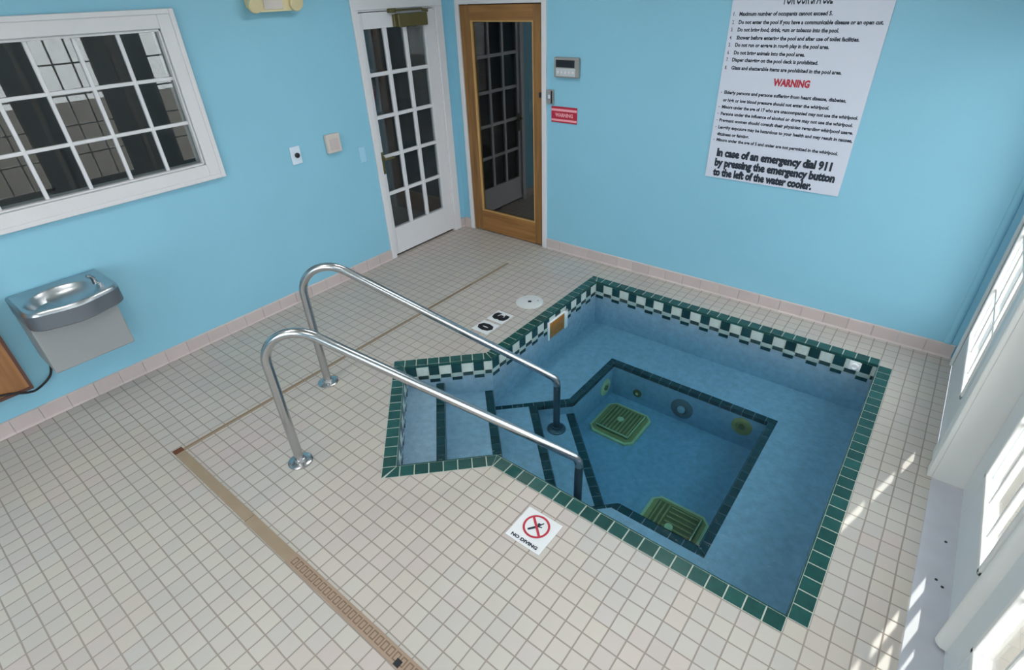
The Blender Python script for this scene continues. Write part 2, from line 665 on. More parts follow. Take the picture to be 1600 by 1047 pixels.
# coping of green tiles
mb = MB()
EDGES = [(O_A, (3.997, -0.285), I_A, I_B, 0.043),
         ((4.075, -0.363), (4.075, -2.469), (3.997, -0.363), (3.997, -2.469), 0.0),
         ((3.997, -2.547), O_D, I_C, I_D, 0.0),
         (O_D, O_E, I_D, I_E, 0.03),
         (O_E, O_F, I_E, I_F, 0.0),
         (O_F, O_G, I_F, I_G, 0.0),
         (O_G, O_A, I_G, I_A, 0.02)]
for (a, b, c, d, ref) in EDGES:
    slab(mb, [a, b, d, c], 0.0015, M_grout)
    strip(mb, a, b, c, d, 0.0005, 0.0045, M_green, ref=ref)
    # short bullnose lip over the water side
    e = (Vector(d) - Vector(c)).normalized()
    nn = (Vector(c) - Vector(a))
    nn = (nn - e * nn.dot(e)).normalized() * 0.004
    c1, d1 = Vector(c) - nn * 0.2, Vector(d) - nn * 0.2
    strip(mb, c1, d1, c1 + nn * 1.4, d1 + nn * 1.4, -0.014, 0.004, M_green, ref=ref, gap=0.001, bev=0.0003)
mb.build('coping', shell)

# waterline band: three rows, dark and pale tiles alternating
mb = MB()
ROWS = [(-0.088, -0.016), (-0.120, -0.091), (-0.150, -0.123)]
nI = len(INNER)
for e in range(nI):
    p, q = Vector(INNER[e]), Vector(INNER[(e + 1) % nI])
    d = (q - p)
    L = d.length
    d.normalize()
    nn = Vector((d.y, -d.x))            # INNER runs clockwise, inside is to the right
    cen = Vector((2.9, -1.4))
    if (cen - p).dot(nn) < 0:
        nn = -nn
    slab4 = [(p.x + nn.x * .001, p.y + nn.y * .001), (q.x + nn.x * .001, q.y + nn.y * .001)]
    mb.add([(*slab4[0], -0.014), (*slab4[1], -0.014), (*slab4[1], -0.124), (*slab4[0], -0.124)], [[0, 1, 2, 3]], M_grout)
    k = 0
    u = 0.0
    while u < L - 0.02:
        for r, (z0, z1) in enumerate(ROWS):
            dark = (k + r) % 2 == 0
            a, b = u + 0.004, min(u + TP, L) - 0.004
            if b - a < 0.01:
                continue
            if r == 2 and not dark:
                continue
            t = 0.004
            A, B = p + d * a, p + d * b
            A2, B2 = A + nn * t, B + nn * t
            vs = [(A.x, A.y, z0), (B.x, B.y, z0), (B.x, B.y, z1), (A.x, A.y, z1),
                  (A2.x, A2.y, z0 + .001), (B2.x, B2.y, z0 + .001), (B2.x, B2.y, z1 - .001), (A2.x, A2.y, z1 - .001)]
            mb.add(vs, [[4, 5, 6, 7], [0, 1, 5, 4], [1, 2, 6, 5], [2, 3, 7, 6], [3, 0, 4, 7]],
                   M_greend if dark else M_wtile)
        u += TP
        k += 1
mb.build('waterline_tile_band', shell)

# steps down the notch, each with its dark nosing row
STEPS = [(S_E - 0.0, -0.285, -0.17, T_L, T_R), (-0.285, 0.053, -0.28, T_L, T_R), (0.053, 0.358, -0.39, tl, tr),
         (0.358, 0.637, -0.50, tl, tr)]
for k, (s0, s1, z, ta, tb) in enumerate(STEPS):
    mb = MB()
    mb.prism([st(s0, ta), st(s1, ta), st(s1, tb), st(s0, tb)], WF, z, M_plaster)
    stp = mb.build('step', shell)
    mb = MB()
    strip(mb, st(s1, ta), st(s1, tb), st(s1 - 0.058, ta), st(s1 - 0.058, tb), z - 0.002, z + 0.004, M_greend, gap=0.003)
    # riser face row just below the nosing
    a, b = Vector(st(s1 + 0.004, ta)), Vector(st(s1 + 0.004, tb))
    a0, b0 = Vector(st(s1, ta)), Vector(st(s1, tb))
    strip(mb, a, b, a0, b0, z - 0.035, z + 0.003, M_greend, gap=0.002, bev=0.0003)
    o = mb.build('step_nosing', shell)
    o.parent = stp
    o.matrix_parent_inverse = Matrix.Identity(4)
    o.location = (0, 0, 0)
# bench rim rows
mb = MB()
BW = 0.05
RIM = [(b_l, (WX0, WY1), (WX0 - BW, b_l[1] + BW * (R2 - 1)), (WX0 - BW, WY1 + BW)),
       ((WX0, WY1), (WX1, WY1), (WX0 - BW, WY1 + BW), (WX1 + BW, WY1 + BW)),
       ((WX1, WY1), (WX1, WY0), (WX1 + BW, WY1 + BW), (WX1 + BW, WY0 - BW)),
       ((WX1, WY0), b_r, (WX1 + BW, WY0 - BW), (b_r[0] + BW * (1 - R2), WY0 - BW)),
       (b_r, (tr * R2 - 2.469, -2.469), (b_r[0] + BW * (1 - R2), WY0 - BW), (tr * R2 - 2.469 + BW * R2, -2.469)),
       (st(0.03, tl), b_l, st(0.03, tl - BW), (WX0 - BW, b_l[1] + BW * (R2 - 1)))]
for (a, b, c, d) in RIM:
    strip(mb, a, b, c, d, BZ - 0.002, BZ + 0.004, M_greend, gap=0.003)
    a, b, c = Vector(a), Vector(b), Vector(c)
    e = (b - a).normalized()
    nn = (a - c)
    nn = (nn - e * nn.dot(e)).normalized() * 0.005
    strip(mb, a + nn, b + nn, a, b, BZ - 0.03, BZ + 0.0035, M_greend, gap=0.002, bev=0.0003)
mb.build('bench_rim', shell)

# water body
mb = MB()
cen = Vector((2.9, -1.4))
wp = []
for i, p in enumerate(INNER):
    p, a, b = Vector(p), Vector(INNER[i - 1]), Vector(INNER[(i + 1) % len(INNER)])
    e1, e2 = (p - a).normalized(), (b - p).normalized()
    n1, n2 = Vector((-e1.y, e1.x)), Vector((-e2.y, e2.x))
    q = (n1 + n2) / (1 + n1.dot(n2)) * 0.006
    wp.append(tuple(p + q))
mb.prism(wp, -0.72, WZ, M_water)
water = mb.build('pool_water')
tag(water, 'clear blue-green water filling the sunken corner spa pool', 'water', kind='stuff')

# ------------------------------------------------------------------ structure: walls
def wall_x(name, x0, x1, y0, y1, holes, material=M_wall, ztop=CEIL):
    """Wall lying along y, thickness x0..x1, with holes (ya, yb, za, zb)."""
    mb = MB()
    hs = sorted(holes)
    y = y0
    for (ya, yb, za, zb) in hs:
        if ya > y:
            mb.box((x0, y, 0), (x1, ya, ztop), material)
        if za > 0:
            mb.box((x0, ya, 0), (x1, yb, za), material)
        mb.box((x0, ya, zb), (x1, yb, ztop), material)
        y = yb
    if y < y1:
        mb.box((x0, y, 0), (x1, y1, ztop), material)
    return struct(mb.build(name))


def wall_y(name, y0, y1, x0, x1, holes, material=M_wall, ztop=CEIL):
    mb = MB()
    x = x0
    for (xa, xb, za, zb) in sorted(holes):
        mb.box((x, y0, 0), (xa, y1, ztop), material)
        if za > 0:
            mb.box((xa, y0, 0), (xb, y1, za), material)
        mb.box((xa, y0, zb), (xb, y1, ztop), material)
        x = xb
    mb.box((x, y0, 0), (x1, y1, ztop), material)
    return struct(mb.build(name))


WIN = (-3.795, -2.46, 1.235, 2.035)        # y0, y1, z0, z1 clear opening
wall_x('wall_left', -0.12, 0.0, RY - 0.12, 0.12, [WIN, (-1.0, -0.165, 0, 2.06)])
wall_y('wall_back', 0.0, 0.12, 0.0, 4.59, [(0.145, 1.045, 0, 2.062)])
FILL_WIN_HOLES = [(1.25, 3.05, 0.65, 2.55)]  # unseen window opening, added behind the camera to fill the room with light
wall_y('wall_front', RY - 0.12, RY, 0.0, 4.62, FILL_WIN_HOLES)
for i, (xa, xb, za, zb) in enumerate(FILL_WIN_HOLES):
    fill_win = struct_root('window_%d' % (i + 2), ((xa + xb) / 2, RY, za), 'tall white window added unseen behind the viewer for fill light')
    mb = MB()
    for (a, b, c, d) in [(xa, xa + 0.05, za, zb), (xb - 0.05, xb, za, zb), (xa, xb, za, za + 0.05), (xa, xb, zb - 0.05, zb),
                         ((xa + xb) / 2 - 0.03, (xa + xb) / 2 + 0.03, za, zb)]:
        mb.box((a, RY - 0.09, c), (b, RY - 0.03, d), M_white, 0.004)
    mb.build('window_frame', fill_win)
    mb = MB()
    mb.box((xa, RY - 0.062, za), (xb, RY - 0.058, zb), M_glassr)
    mb.build('pane', fill_win)
mb = MB()
mb.box((-0.12, RY - 0.12, CEIL), (4.62, 0.12, CEIL + 0.1), M_ceil)
struct(mb.build('ceiling'))

# ceiling lamps (the fixtures the room lamps sit in)
first = None
for i, (lx, ly) in enumerate(LAMPS):
    t = thing('ceiling_light', 'long white ceiling light ' + ['nearer the white door, above the deck', 'directly above the spa pool', 'nearer the drinking fountain, over the trench drain', 'over the threshold of the patio doors'][i], 'ceiling light',
              (lx, ly, CEIL - 0.06), 'ceiling lights in two rows')
    mb = MB()
    mb.box((lx - 0.16, ly - 0.61, CEIL - 0.06), (lx + 0.16, ly + 0.61, CEIL - 0.001), M_white, 0.005)
    mb.build('housing', t)
    mb = MB()
    mb.box((lx - 0.14, ly - 0.58, CEIL - 0.07), (lx + 0.14, ly + 0.58, CEIL - 0.061), M_lamp)
    mb.build('diffuser', t)

# slim quarter-round bead painted like the wall, beside the right corner
mb = MB()
prof = [(0.022 * math.cos(a_), -0.012 * math.sin(a_)) for a_ in [math.pi * q / 8 for q in range(9)]]
vs = [(4.308 + u, v, 0.099) for u, v in prof] + [(4.308 + u, v, CEIL) for u, v in prof]
mb.add(vs, [[j, (j + 1) % 9, 9 + (j + 1) % 9, 9 + j] for j in range(9)], M_wall, True)
struct(mb.build('trim_3'))

# baseboards of cove tile
def cove(mb, p, q, nx, ny, h=0.098, t=0.011):
    p, q = Vector(p), Vector(q)
    L = (q - p).length
    d = (q - p).normalized()
    k = max(1, round(L / 0.152))
    for i in range(k):
        a = p + d * (L * i / k + 0.001)
        b = p + d * (L * (i + 1) / k - 0.001)
        prof = [(0.0, 0.0), (t * 1.7, 0.0), (t, 0.012), (t, h - 0.006), (t * 0.4, h), (0.0, h)]
        vs = [(a.x + nx * u, a.y + ny * u, z) for u, z in prof] + [(b.x + nx * u, b.y + ny * u, z) for u, z in prof]
        m = len(prof)
        fs = [[j, (j + 1) % m, m + (j + 1) % m, m + j] for j in range(m)] + [list(range(m)), list(range(m, 2 * m))]
        mb.add(vs, fs, M_cove)


mb = MB()
cove(mb, (0, -1.058), (0, RY), 1, 0)
cove(mb, (0, -0.082), (0, -0.012), 1, 0)
struct(mb.build('baseboard_left'))
mb = MB()
cove(mb, (1.09, 0), (4.355, 0), 0, -1)
cove(mb, (0.012, 0), (0.104, 0), 0, -1)
struct(mb.build('baseboard_back'))

# ------------------------------------------------------------------ window in the left wall
win = struct_root('window_1', (0.0, -3.12, 1.145), 'white twelve-light-over interior window with slim glazing bars')
y0, y1, z0, z1 = WIN
mb = MB()
CW = 0.098
for (a, b, c, d) in [(y0 - CW, y0, z0 - CW, z1 + CW), (y1, y1 + CW, z0 - CW, z1 + CW)]:
    mb.box((0.0, a, c), (0.022, b, d), M_trimw, 0.004)
mb.box((0.0, y0, z1), (0.022, y1, z1 + CW), M_trimw, 0.004)
mb.box((0.0, y0, z0 - CW), (0.022, y1, z0), M_trimw, 0.004)
# raised back band round the casing
for (a, b, c, d) in [(y0 - CW - 0.002, y0 - CW + 0.026, z0 - CW - 0.002, z1 + CW + 0.002),
                     (y1 + CW - 0.026, y1 + CW + 0.002, z0 - CW - 0.002, z1 + CW + 0.002),
                     (y0 - CW + 0.026, y1 + CW - 0.026, z1 + CW - 0.026, z1 + CW + 0.002),
                     (y0 - CW + 0.026, y1 + CW - 0.026, z0 - CW - 0.002, z0 - CW + 0.026)]:
    mb.box((0.001, a, c), (0.031, b, d), M_trimw, 0.003)
mb.build('window_casing', win)
mb = MB()
FW = 0.03
XG = -0.03
for (a, b, c, d) in [(y0, y0 + FW, z0, z1), (y1 - FW * 0.4, y1, z0, z1), (y0, y1, z1 - FW * 0.5, z1), (y0, y1, z0, z0 + FW * 0.4)]:
    mb.box((-0.10, a, c), (0.004, b, d), M_trimw, 0.003)
mb.build('window_frame', win)
mb = MB()
for k in range(1, 6):
    yy = -2.466 - 0.2215 * k
    mb.box((XG - 0.012, yy - 0.010, z0), (XG + 0.014, yy + 0.010, z1), M_white, 0.003)
for zz in (1.766, 1.503):
    mb.box((XG - 0.011, y0, zz - 0.010), (XG + 0.013, y1, zz + 0.010), M_white, 0.003)
mb.build('glazing_bars', win)
mb = MB()
mb.box((XG - 0.002, y0, z0), (XG + 0.002, y1, z1), M_glass)
mb.build('pane', win)

# dim rooms beyond the left wall and the timber door
mb = MB()
def shellbox(mb, lo, hi, material):
    (a, b, c), (d, e, f) = lo, hi
    vs = [(a, b, c), (d, b, c), (d, e, c), (a, e, c), (a, b, f), (d, b, f), (d, e, f), (a, e, f)]
    return vs
# left room: far wall, ends, floor, ceiling (open on the side of the window wall)
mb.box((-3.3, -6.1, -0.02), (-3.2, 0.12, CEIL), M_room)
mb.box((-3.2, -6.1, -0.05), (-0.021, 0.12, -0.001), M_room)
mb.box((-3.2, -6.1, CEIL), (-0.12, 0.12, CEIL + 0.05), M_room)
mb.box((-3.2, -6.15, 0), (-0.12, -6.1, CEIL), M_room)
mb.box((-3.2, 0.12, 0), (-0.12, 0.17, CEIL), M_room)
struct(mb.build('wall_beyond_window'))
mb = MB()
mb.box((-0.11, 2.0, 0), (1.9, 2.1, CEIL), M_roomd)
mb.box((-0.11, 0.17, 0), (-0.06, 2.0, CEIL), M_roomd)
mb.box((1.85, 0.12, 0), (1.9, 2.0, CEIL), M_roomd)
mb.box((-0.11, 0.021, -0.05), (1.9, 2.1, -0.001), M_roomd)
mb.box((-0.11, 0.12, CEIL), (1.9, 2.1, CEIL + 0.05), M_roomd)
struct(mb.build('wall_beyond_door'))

# ------------------------------------------------------------------ white glazed door in the left wall
d1 = struct_root('door_1', (0.0, -0.58, 0.0), 'white fifteen-light glazed door with bronze closer')
mb = MB()
mb.box((0.0, -1.058, 0.0), (0.020, -1.0, 2.06), M_trimw, 0.003)
mb.box((0.0, -0.165, 0.0), (0.020, -0.083, 2.06), M_trimw, 0.003)
mb.box((0.0, -1.058, 2.06), (0.020, -0.083, 2.135), M_trimw, 0.003)
mb.box((-0.12, -1.0, 2.048), (0.004, -0.165, 2.06), M_trimw)
mb.box((-0.12, -1.0, 0.0), (0.002, -0.992, 2.048), M_trimw)
mb.box((-0.12, -0.173, 0.0), (0.002, -0.165, 2.048), M_trimw)
mb.build('door_casing', d1)
mb = MB()
LY0, LY1 = -0.991, -0.174
PY0, PY1, PZ0, PZ1 = -0.958, -0.295, 0.28, 1.93
mb.box((-0.045, LY0, 0.022), (-0.002, PY0, 2.042), M_white, 0.002)
mb.box((-0.045, PY1, 0.022), (-0.002, LY1, 2.042), M_white, 0.002)
mb.box((-0.045, PY0, 0.022), (-0.002, PY1, PZ0), M_white)
mb.box((-0.045, PY0, PZ1), (-0.002, PY1, 2.042), M_white)
leaf = mb.build('door_leaf', d1)
mb = MB()
for k in (1, 2):
    yy = PY0 + (PY1 - PY0) * k / 3
    mb.box((-0.036, yy - 0.018, PZ0), (-0.005, yy + 0.018, PZ1), M_white, 0.004)
for k in range(1, 5):
    zz = PZ0 + (PZ1 - PZ0) * k / 5
    mb.box((-0.036, PY0, zz - 0.015), (-0.006, PY1, zz + 0.015), M_white, 0.004)
mb.build('glazing_bars', d1)
mb = MB()
mb.box((-0.026, PY0, PZ0), (-0.022, PY1, PZ1), M_glass)
mb.build('pane', d1)
mb = MB()
mb.box((-0.060, LY0 + 0.02, 0.2), (-0.050, LY1 - 0.02, 2.0), M_curtain)
mb.build('door_blind', d1)
mb = MB()
mb.box((0.0, -0.63, 1.925), (0.055, -0.30, 2.022), M_brass, 0.008, 2)
mb.box((0.0, -0.655, 1.93), (0.03, -0.628, 2.018), M_brass, 0.004)
clo = mb.build('door_closer', d1)
mb = MB()
mb.tube([(0.03, -0.66, 2.046), (0.035, -0.34, 2.046)], 0.008, M_brass, 10)
mb.tube([(0.035, -0.34, 2.040), (0.05, -0.29, 2.03)], 0.011, M_brass, 10)
mb.box((0.0, -0.70, 2.030), (0.05, -0.64, 2.062), M_brass, 0.004)
o = mb.build('closer_arm', d1)
mb = MB()
Mk = Matrix.Translation((-0.002, -0.975, 0.935)) @ Matrix.Rotation(math.radians(90), 4, 'Y')
mb.lathe([(0.026, 0.0), (0.026, 0.006), (0.011, 0.010), (0.011, 0.045)], M_brass, 20, Mk)
mb.box((0.035, -0.985, 0.925), (0.052, -0.875, 0.945), M_brass, 0.006, 2)
mb.box((-0.003, -0.989, 0.80), (0.003, -0.961, 0.99), M_brass, 0.002)
mb.build('door_handle', d1)

# ------------------------------------------------------------------ timber framed door in the back wall
d2 = struct_root('door_2', (0.6, 0.0, 0.0), 'varnished timber door with one tall dark glass panel')
mb = MB()
mb.box((0.105, -0.018, 0.0), (0.148, 0.10, 2.10), M_trimw, 0.003)
mb.box((1.042, -0.018, 0.0), (1.088, 0.10, 2.10), M_trimw, 0.003)
mb.box((0.148, -0.018, 2.062), (1.042, 0.10, 2.10), M_trimw, 0.003)
mb.build('door_casing', d2)
X0, X1 = 0.152, 1.038
GX0, GX1, GZ0, GZ1 = 0.285, 0.945, 0.235, 1.93
mb = MB()
mb.box((X0, -0.006, 0.012), (GX0 - 0.012, 0.038, 2.055), M_wood, 0.003)
mb.box((GX1 + 0.006, -0.006, 0.012), (X1, 0.038, 2.055), M_wood, 0.003)
mb.build('door_stile', d2)
mb = MB()
mb.box((GX0 - 0.012, -0.005, 0.012), (GX1 + 0.006, 0.037, GZ0 - 0.01), M_woodx, 0.002)
mb.box((GX0 - 0.012, -0.005, GZ1 + 0.01), (GX1 + 0.006, 0.037, 2.055), M_woodx, 0.002)
mb.build('door_rail', d2)
mb = MB()
mb.box((GX0 - 0.012, -0.009, GZ0 - 0.01), (GX0, 0.03, GZ1 + 0.01), M_woodl, 0.002)
mb.box((GX1 - 0.002, -0.009, GZ0 - 0.01), (GX1 + 0.006, 0.03, GZ1 + 0.01), M_woodl, 0.002)
mb.box((GX0, -0.009, GZ0 - 0.01), (GX1, 0.03, GZ0), M_woodl, 0.002)
mb.box((GX0, -0.009, GZ1), (GX1, 0.03, GZ1 + 0.01), M_woodl, 0.002)
mb.build('glazing_bead', d2)
mb = MB()
mb.box((GX0, 0.014, GZ0), (GX1, 0.018, GZ1), M_glassd)
mb.build('pane', d2)
for zz in (1.83, 0.98, 0.25):
    mb = MB()
    mb.box((1.030, -0.016, zz - 0.04), (1.044, -0.004, zz + 0.04), M_brass, 0.003)
    mb.build('door_hinge', d2)
mb = MB()
mb.box((1.018, -0.022, 1.37), (1.036, -0.004, 1.41), M_black, 0.003)
mb.build('door_catch', d2)

# ------------------------------------------------------------------ right wall: glazed patio doors
XR, XD = 4.37, 4.50
mb = MB()
mb.box((XR, -1.285, 0.0005), (4.60, -1.10, CEIL), M_pillar, 0.0)          # pier between the door units
mb.box((XR, -0.075, 0.0), (4.56, 0.0, CEIL), M_wall)                     # blue return beside the corner
mb.box((4.415, -0.15, 0.0), (4.555, -0.075, CEIL), M_pillar)
mb.box((XR, -1.10, 2.06), (4.60, -0.075, CEIL), M_wall)
mb.box((XD, RY, 2.06), (4.62, -1.285, CEIL), M_wall)
mb.box((XR, RY, 2.10), (XD, -1.285, CEIL), M_wall)
struct(mb.build('wall_right'))
mb = MB()
mb.box((XR, RY, -0.05), (4.62, -1.10, 0.004), M_sill, 0.002)
struct(mb.build('trim_1'), 'painted threshold under the patio doors')
mb = MB()
mb.box((XR + 0.001, -1.10, -0.02), (4.60, -0.0, 0.004), M_sill, 0.001)
struct(mb.build('trim_2'))


def patio_leaf(x, ya, yb, pa, pb, pz0=0.285, pz1=1.93, cols=3, rows=5, root=None, ztop=2.06):
    """Leaf along y from ya (near the back wall) to yb; pane pa..pb."""
    mb = MB()
    th = 0.04
    mb.box((x, ya, 0.0045), (x + th, pa, ztop - 0.006), M_frw, 0.002)
    mb.box((x, pb, 0.0045), (x + th, yb, ztop - 0.006), M_frw, 0.002)
    mb.box((x, pb, 0.0045), (x + th, pa, pz0), M_frw)
    mb.box((x, pb, pz1), (x + th, pa, ztop - 0.006), M_frw)
    mb.build('door_leaf', root)
    mb = MB()
    w = 0.026
    for (a, b, c, d) in [(pb, pb + w, pz0, pz1), (pa - w, pa, pz0, pz1), (pb, pa, pz0, pz0 + w), (pb, pa, pz1 - w, pz1)]:
        mb.box((x - 0.010, a, c), (x + 0.012, b, d), M_pillar, 0.005, 2)
    mb.build('glazing_bead', root)
    mb = MB()
    for k in range(1, cols):
        yy = pb + (pa - pb) * k / cols
        mb.box((x + 0.006, yy - 0.009, pz0), (x + 0.03, yy + 0.009, pz1), M_pillar, 0.003)
    for k in range(1, rows):
        zz = pz0 + (pz1 - pz0) * k / rows
        mb.box((x + 0.007, pb, zz - 0.009), (x + 0.029, pa, zz + 0.009), M_pillar, 0.003)
    mb.build('glazing_bars', root)
    mb = MB()
    mb.box((x + 0.016, pb, pz0), (x + 0.02, pa, pz1), M_glassr)
    mb.build('pane', root)


d3 = struct_root('door_3', (XR, -0.6, 0.0), 'white glazed patio door set flush beside the back wall')
patio_leaf(XR + 0.004, -0.078, -1.098, -0.20, -0.95, root=d3)
mb = MB()
mb.box((XR - 0.014, -1.135, 0.0), (XR + 0.002, -1.06, 2.10), M_frw, 0.004)
mb.box((XR - 0.022, -1.285, 0.0), (XR + 0.001, -1.20, 2.10), M_pillar, 0.004)
mb.box((XR - 0.014, -0.105, 0.0), (XR + 0.003, -0.062, 2.10), M_frw, 0.004)
mb.build('door_casing', d3)
k = 4
leaves = [(-1.29, -2.20, -1.50, -2.10), (-2.265, -3.175, -2.43, -3.03), (-3.24, -4.15, -3.39, -4.0),
          (-4.215, -5.125, -4.37, -4.97), (-5.19, -5.98, -5.33, -5.84)]
for (ya, yb, pa, pb) in leaves:
    dd = struct_root('door_%d' % k, (XD, (ya + yb) / 2, 0.0), 'white glazed patio door with grey-white stiles')
    patio_leaf(XD, ya, yb, pa, pb, root=dd)
    mb = MB()
    # rounded cover strip where the leaves meet
    yy = yb - 0.033
    prof = [(0.0, -0.034), (-0.022, -0.030), (-0.034, -0.016), (-0.038, 0.0), (-0.034, 0.016), (-0.022, 0.030), (0.0, 0.034)]
    vs = [(XD + u, yy + v, 0.02) for u, v in prof] + [(XD + u, yy + v, 2.05) for u, v in prof]
    m = len(prof)
    fs = [[j, (j + 1) % m, m + (j + 1) % m, m + j] for j in range(m)] + [list(range(m)), list(range(m, 2 * m))]
    mb.add(vs, fs, M_pillar, True)
    mb.box((XD, yb - 0.066, 0.005), (XD + 0.06, yb, 2.06), M_pillar)
    mb.build('cover_strip', dd)
    k += 1

# small black fixing holes in the threshold
mb = MB()
for (x, y) in [(4.445, -1.93), (4.468, -1.955), (4.46, -1.69)]:
    mb.lathe([(0.006, 0.0042), (0.006, 0.0052)], M_black, 10, Matrix.Translation((x, y, 0)))
holes = mb.build('fixing_hole')
holes.parent = bpy.data.objects['trim_1']

# ground outside the patio doors
mb = MB()
mb.box((4.62, -14, -0.16), (16, 9, -0.10), M_patio)
mb.box((-4, -16, -0.16), (4.62, RY - 0.12, -0.10), M_patio)
struct(mb.build('patio_ground'), 'pale boards outside the patio doors')
# ------------------------------------------------------------------ handrails
def handrail(bx, by, ex, ey, label):
    b = Vector((bx, by, 0))
    e = Vector((ex, ey, 0))
    d = (e - b).normalized()
    S = (e - b).length
    Rr = 0.175
    slope = -0.686
    zc = 0.997 + (slope * Rr) - Rr * math.sqrt(1 + slope * slope)
    path = [b + Vector((0, 0, z)) for z in (0.0, 0.2, 0.4, 0.55, zc)]
    end_ang = math.atan2(1.0, 0.686)          # direction angle of the outward normal of the slope
    for i in range(1, 15):
        a = math.pi + (end_ang - math.pi) * i / 14
        path.append(b + d * (Rr + Rr * math.cos(a)) + Vector((0, 0, zc + Rr * math.sin(a))))
    s0 = Rr + Rr * math.cos(end_ang)
    z0 = zc + Rr * math.sin(end_ang)
    sE = S
    zE = 0.997 + slope * sE
    for i in range(1, 9):
        q = i / 9.0
        path.append(b + d * (s0 + (sE - 0.045 - s0) * q) + Vector((0, 0, z0 + (0.997 + slope * (sE - 0.045) - z0) * q)))
    # tight bend down into the water
    P0 = b + d * (sE - 0.045) + Vector((0, 0, 0.997 + slope * (sE - 0.045)))
    P1 = b + d * sE + Vector((0, 0, zE))
    P2 = b + d * sE + Vector((0, 0, zE - 0.055))
    for i in range(1, 7):
        q = i / 6.0
        path.append(P0 * (1 - q) ** 2 + P1 * 2 * q * (1 - q) + P2 * q * q)
    post = [path[-1]] + [b + d * sE + Vector((0, 0, z)) for z in (-0.25, -0.35, -0.495)]
    t = thing('pool_handrail', label, 'handrail', (bx, by, 0.0))
    mb = MB()
    mb.tube(path, 0.0243, M_steel, 24)
    mb.build('rail_tube', t)
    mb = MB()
    mb.tube(post, 0.0245, M_steelshade, 24)
    mb.build('underwater_post', t)['label'] = 'lower post standing in the water, dark reflections put into its colour'
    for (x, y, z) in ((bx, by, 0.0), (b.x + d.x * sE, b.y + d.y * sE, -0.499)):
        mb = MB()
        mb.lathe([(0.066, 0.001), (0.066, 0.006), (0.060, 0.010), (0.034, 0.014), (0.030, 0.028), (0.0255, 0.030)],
                 M_steel if z > -0.1 else M_steelshade, 32, Matrix.Translation((x, y, z)))
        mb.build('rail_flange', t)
    return t


handrail(1.633, -3.150, 2.831, -2.170, 'stainless steel handrail nearer the no-diving tile, in front of its twin')
handrail(1.148, -2.619, 2.330, -1.652, 'stainless steel handrail farther back, nearer the white glazed door')

# ------------------------------------------------------------------ deck tiles with markings
IDM = Matrix.Identity(4)
def marker(poly_c, size, ch, label):
    x0, x1, y0, y1 = poly_c
    mb = MB()
    mb.box((x0, y0, 0.0005), (x1, y1, 0.005), M_tilew, 0.0015)
    o = mb.build('depth_marker_tile')
    tag(o, label, 'marker tile', 'depth marker tiles by the pool')
    mt = Matrix.Translation(((x0 + x1) / 2, (y0 + y1) / 2, 0.0052)) @ Matrix.Rotation(math.radians(-90), 4, 'Z')
    mb = MB()
    add_text(mb, ch, -0.048, 0.048, -0.054, 0.112, M_black, mt, bold=0.075, depth=0.0006)
    mb.build('painted_numeral', o)


marker((1.485, 1.640, -1.388, -1.236), 0.15, '3', 'white deck tile with black figure 3, nearer the round lid')
marker((1.485, 1.640, -1.566, -1.414), 0.15, '0', 'white deck tile with black figure 0, under the far handrail')

# no diving tile
ND = (2.838, 3.034, -2.840, -2.644)
mb = MB()
mb.box((ND[0], ND[2], 0.0005), (ND[1], ND[3], 0.005), M_tilew, 0.0015)
nd = mb.build('no_diving_tile')
tag(nd, 'square white no-diving tile with red crossed circle set in the deck', 'sign tile')
cx, cy = 2.936, -2.722
mb = MB()
def ring2d(mb, cx, cy, z, ro, ri, material, n=40):
    vs, fs = [], []
    for k_ in range(n):
        a = 2 * math.pi * k_ / n
        vs += [(cx + ro * math.cos(a), cy + ro * math.sin(a), z), (cx + ri * math.cos(a), cy + ri * math.sin(a), z)]
    for k_ in range(n):
        a, b = 2 * k_, 2 * ((k_ + 1) % n)
        fs.append([a, b, b + 1, a + 1])
    mb.add(vs, fs, material)
ring2d(mb, cx, cy, 0.0062, 0.066, 0.055, M_red)
mt = Matrix.Translation((cx, cy, 0.0064)) @ Matrix.Rotation(math.radians(-42), 4, 'Z')
mb.add([(-0.06, -0.006, 0), (0.06, -0.006, 0), (0.06, 0.006, 0), (-0.06, 0.006, 0)], [[0, 1, 2, 3]], M_red, False, mt)
mb.build('crossed_circle', nd)
mb = MB()
mt = Matrix.Translation((cx, cy, 0.0057)) @ Matrix.Rotation(math.radians(48), 4, 'Z')
def poly2d(mb, pts, z, material, mtx):
    mb.add([(p[0], p[1], z) for p in pts], [list(range(len(pts)))], material, False, mtx)
poly2d(mb, [(-0.044, -0.010), (-0.012, -0.009), (0.012, -0.004), (0.012, 0.006), (-0.012, 0.004), (-0.044, 0.001)], 0, M_ink, mt)
poly2d(mb, [(0.010, -0.003), (0.040, 0.006), (0.040, 0.012), (0.010, 0.006)], 0, M_ink, mt)
poly2d(mb, [(0.008, -0.006), (0.024, -0.014), (0.027, -0.009), (0.012, 0.0)], 0, M_ink, mt)
ring2d(mb, cx + 0.004, cy + 0.017, 0.0058, 0.008, 0.0001, M_ink, 14)
mb.build('diver_figure', nd)
mb = MB()
add_text(mb, 'NO DIVING', 2.862, 3.010, -2.827, 0.016, M_ink, IDM, bold=0.05, depth=0.0062)
mb.build('caption', nd)

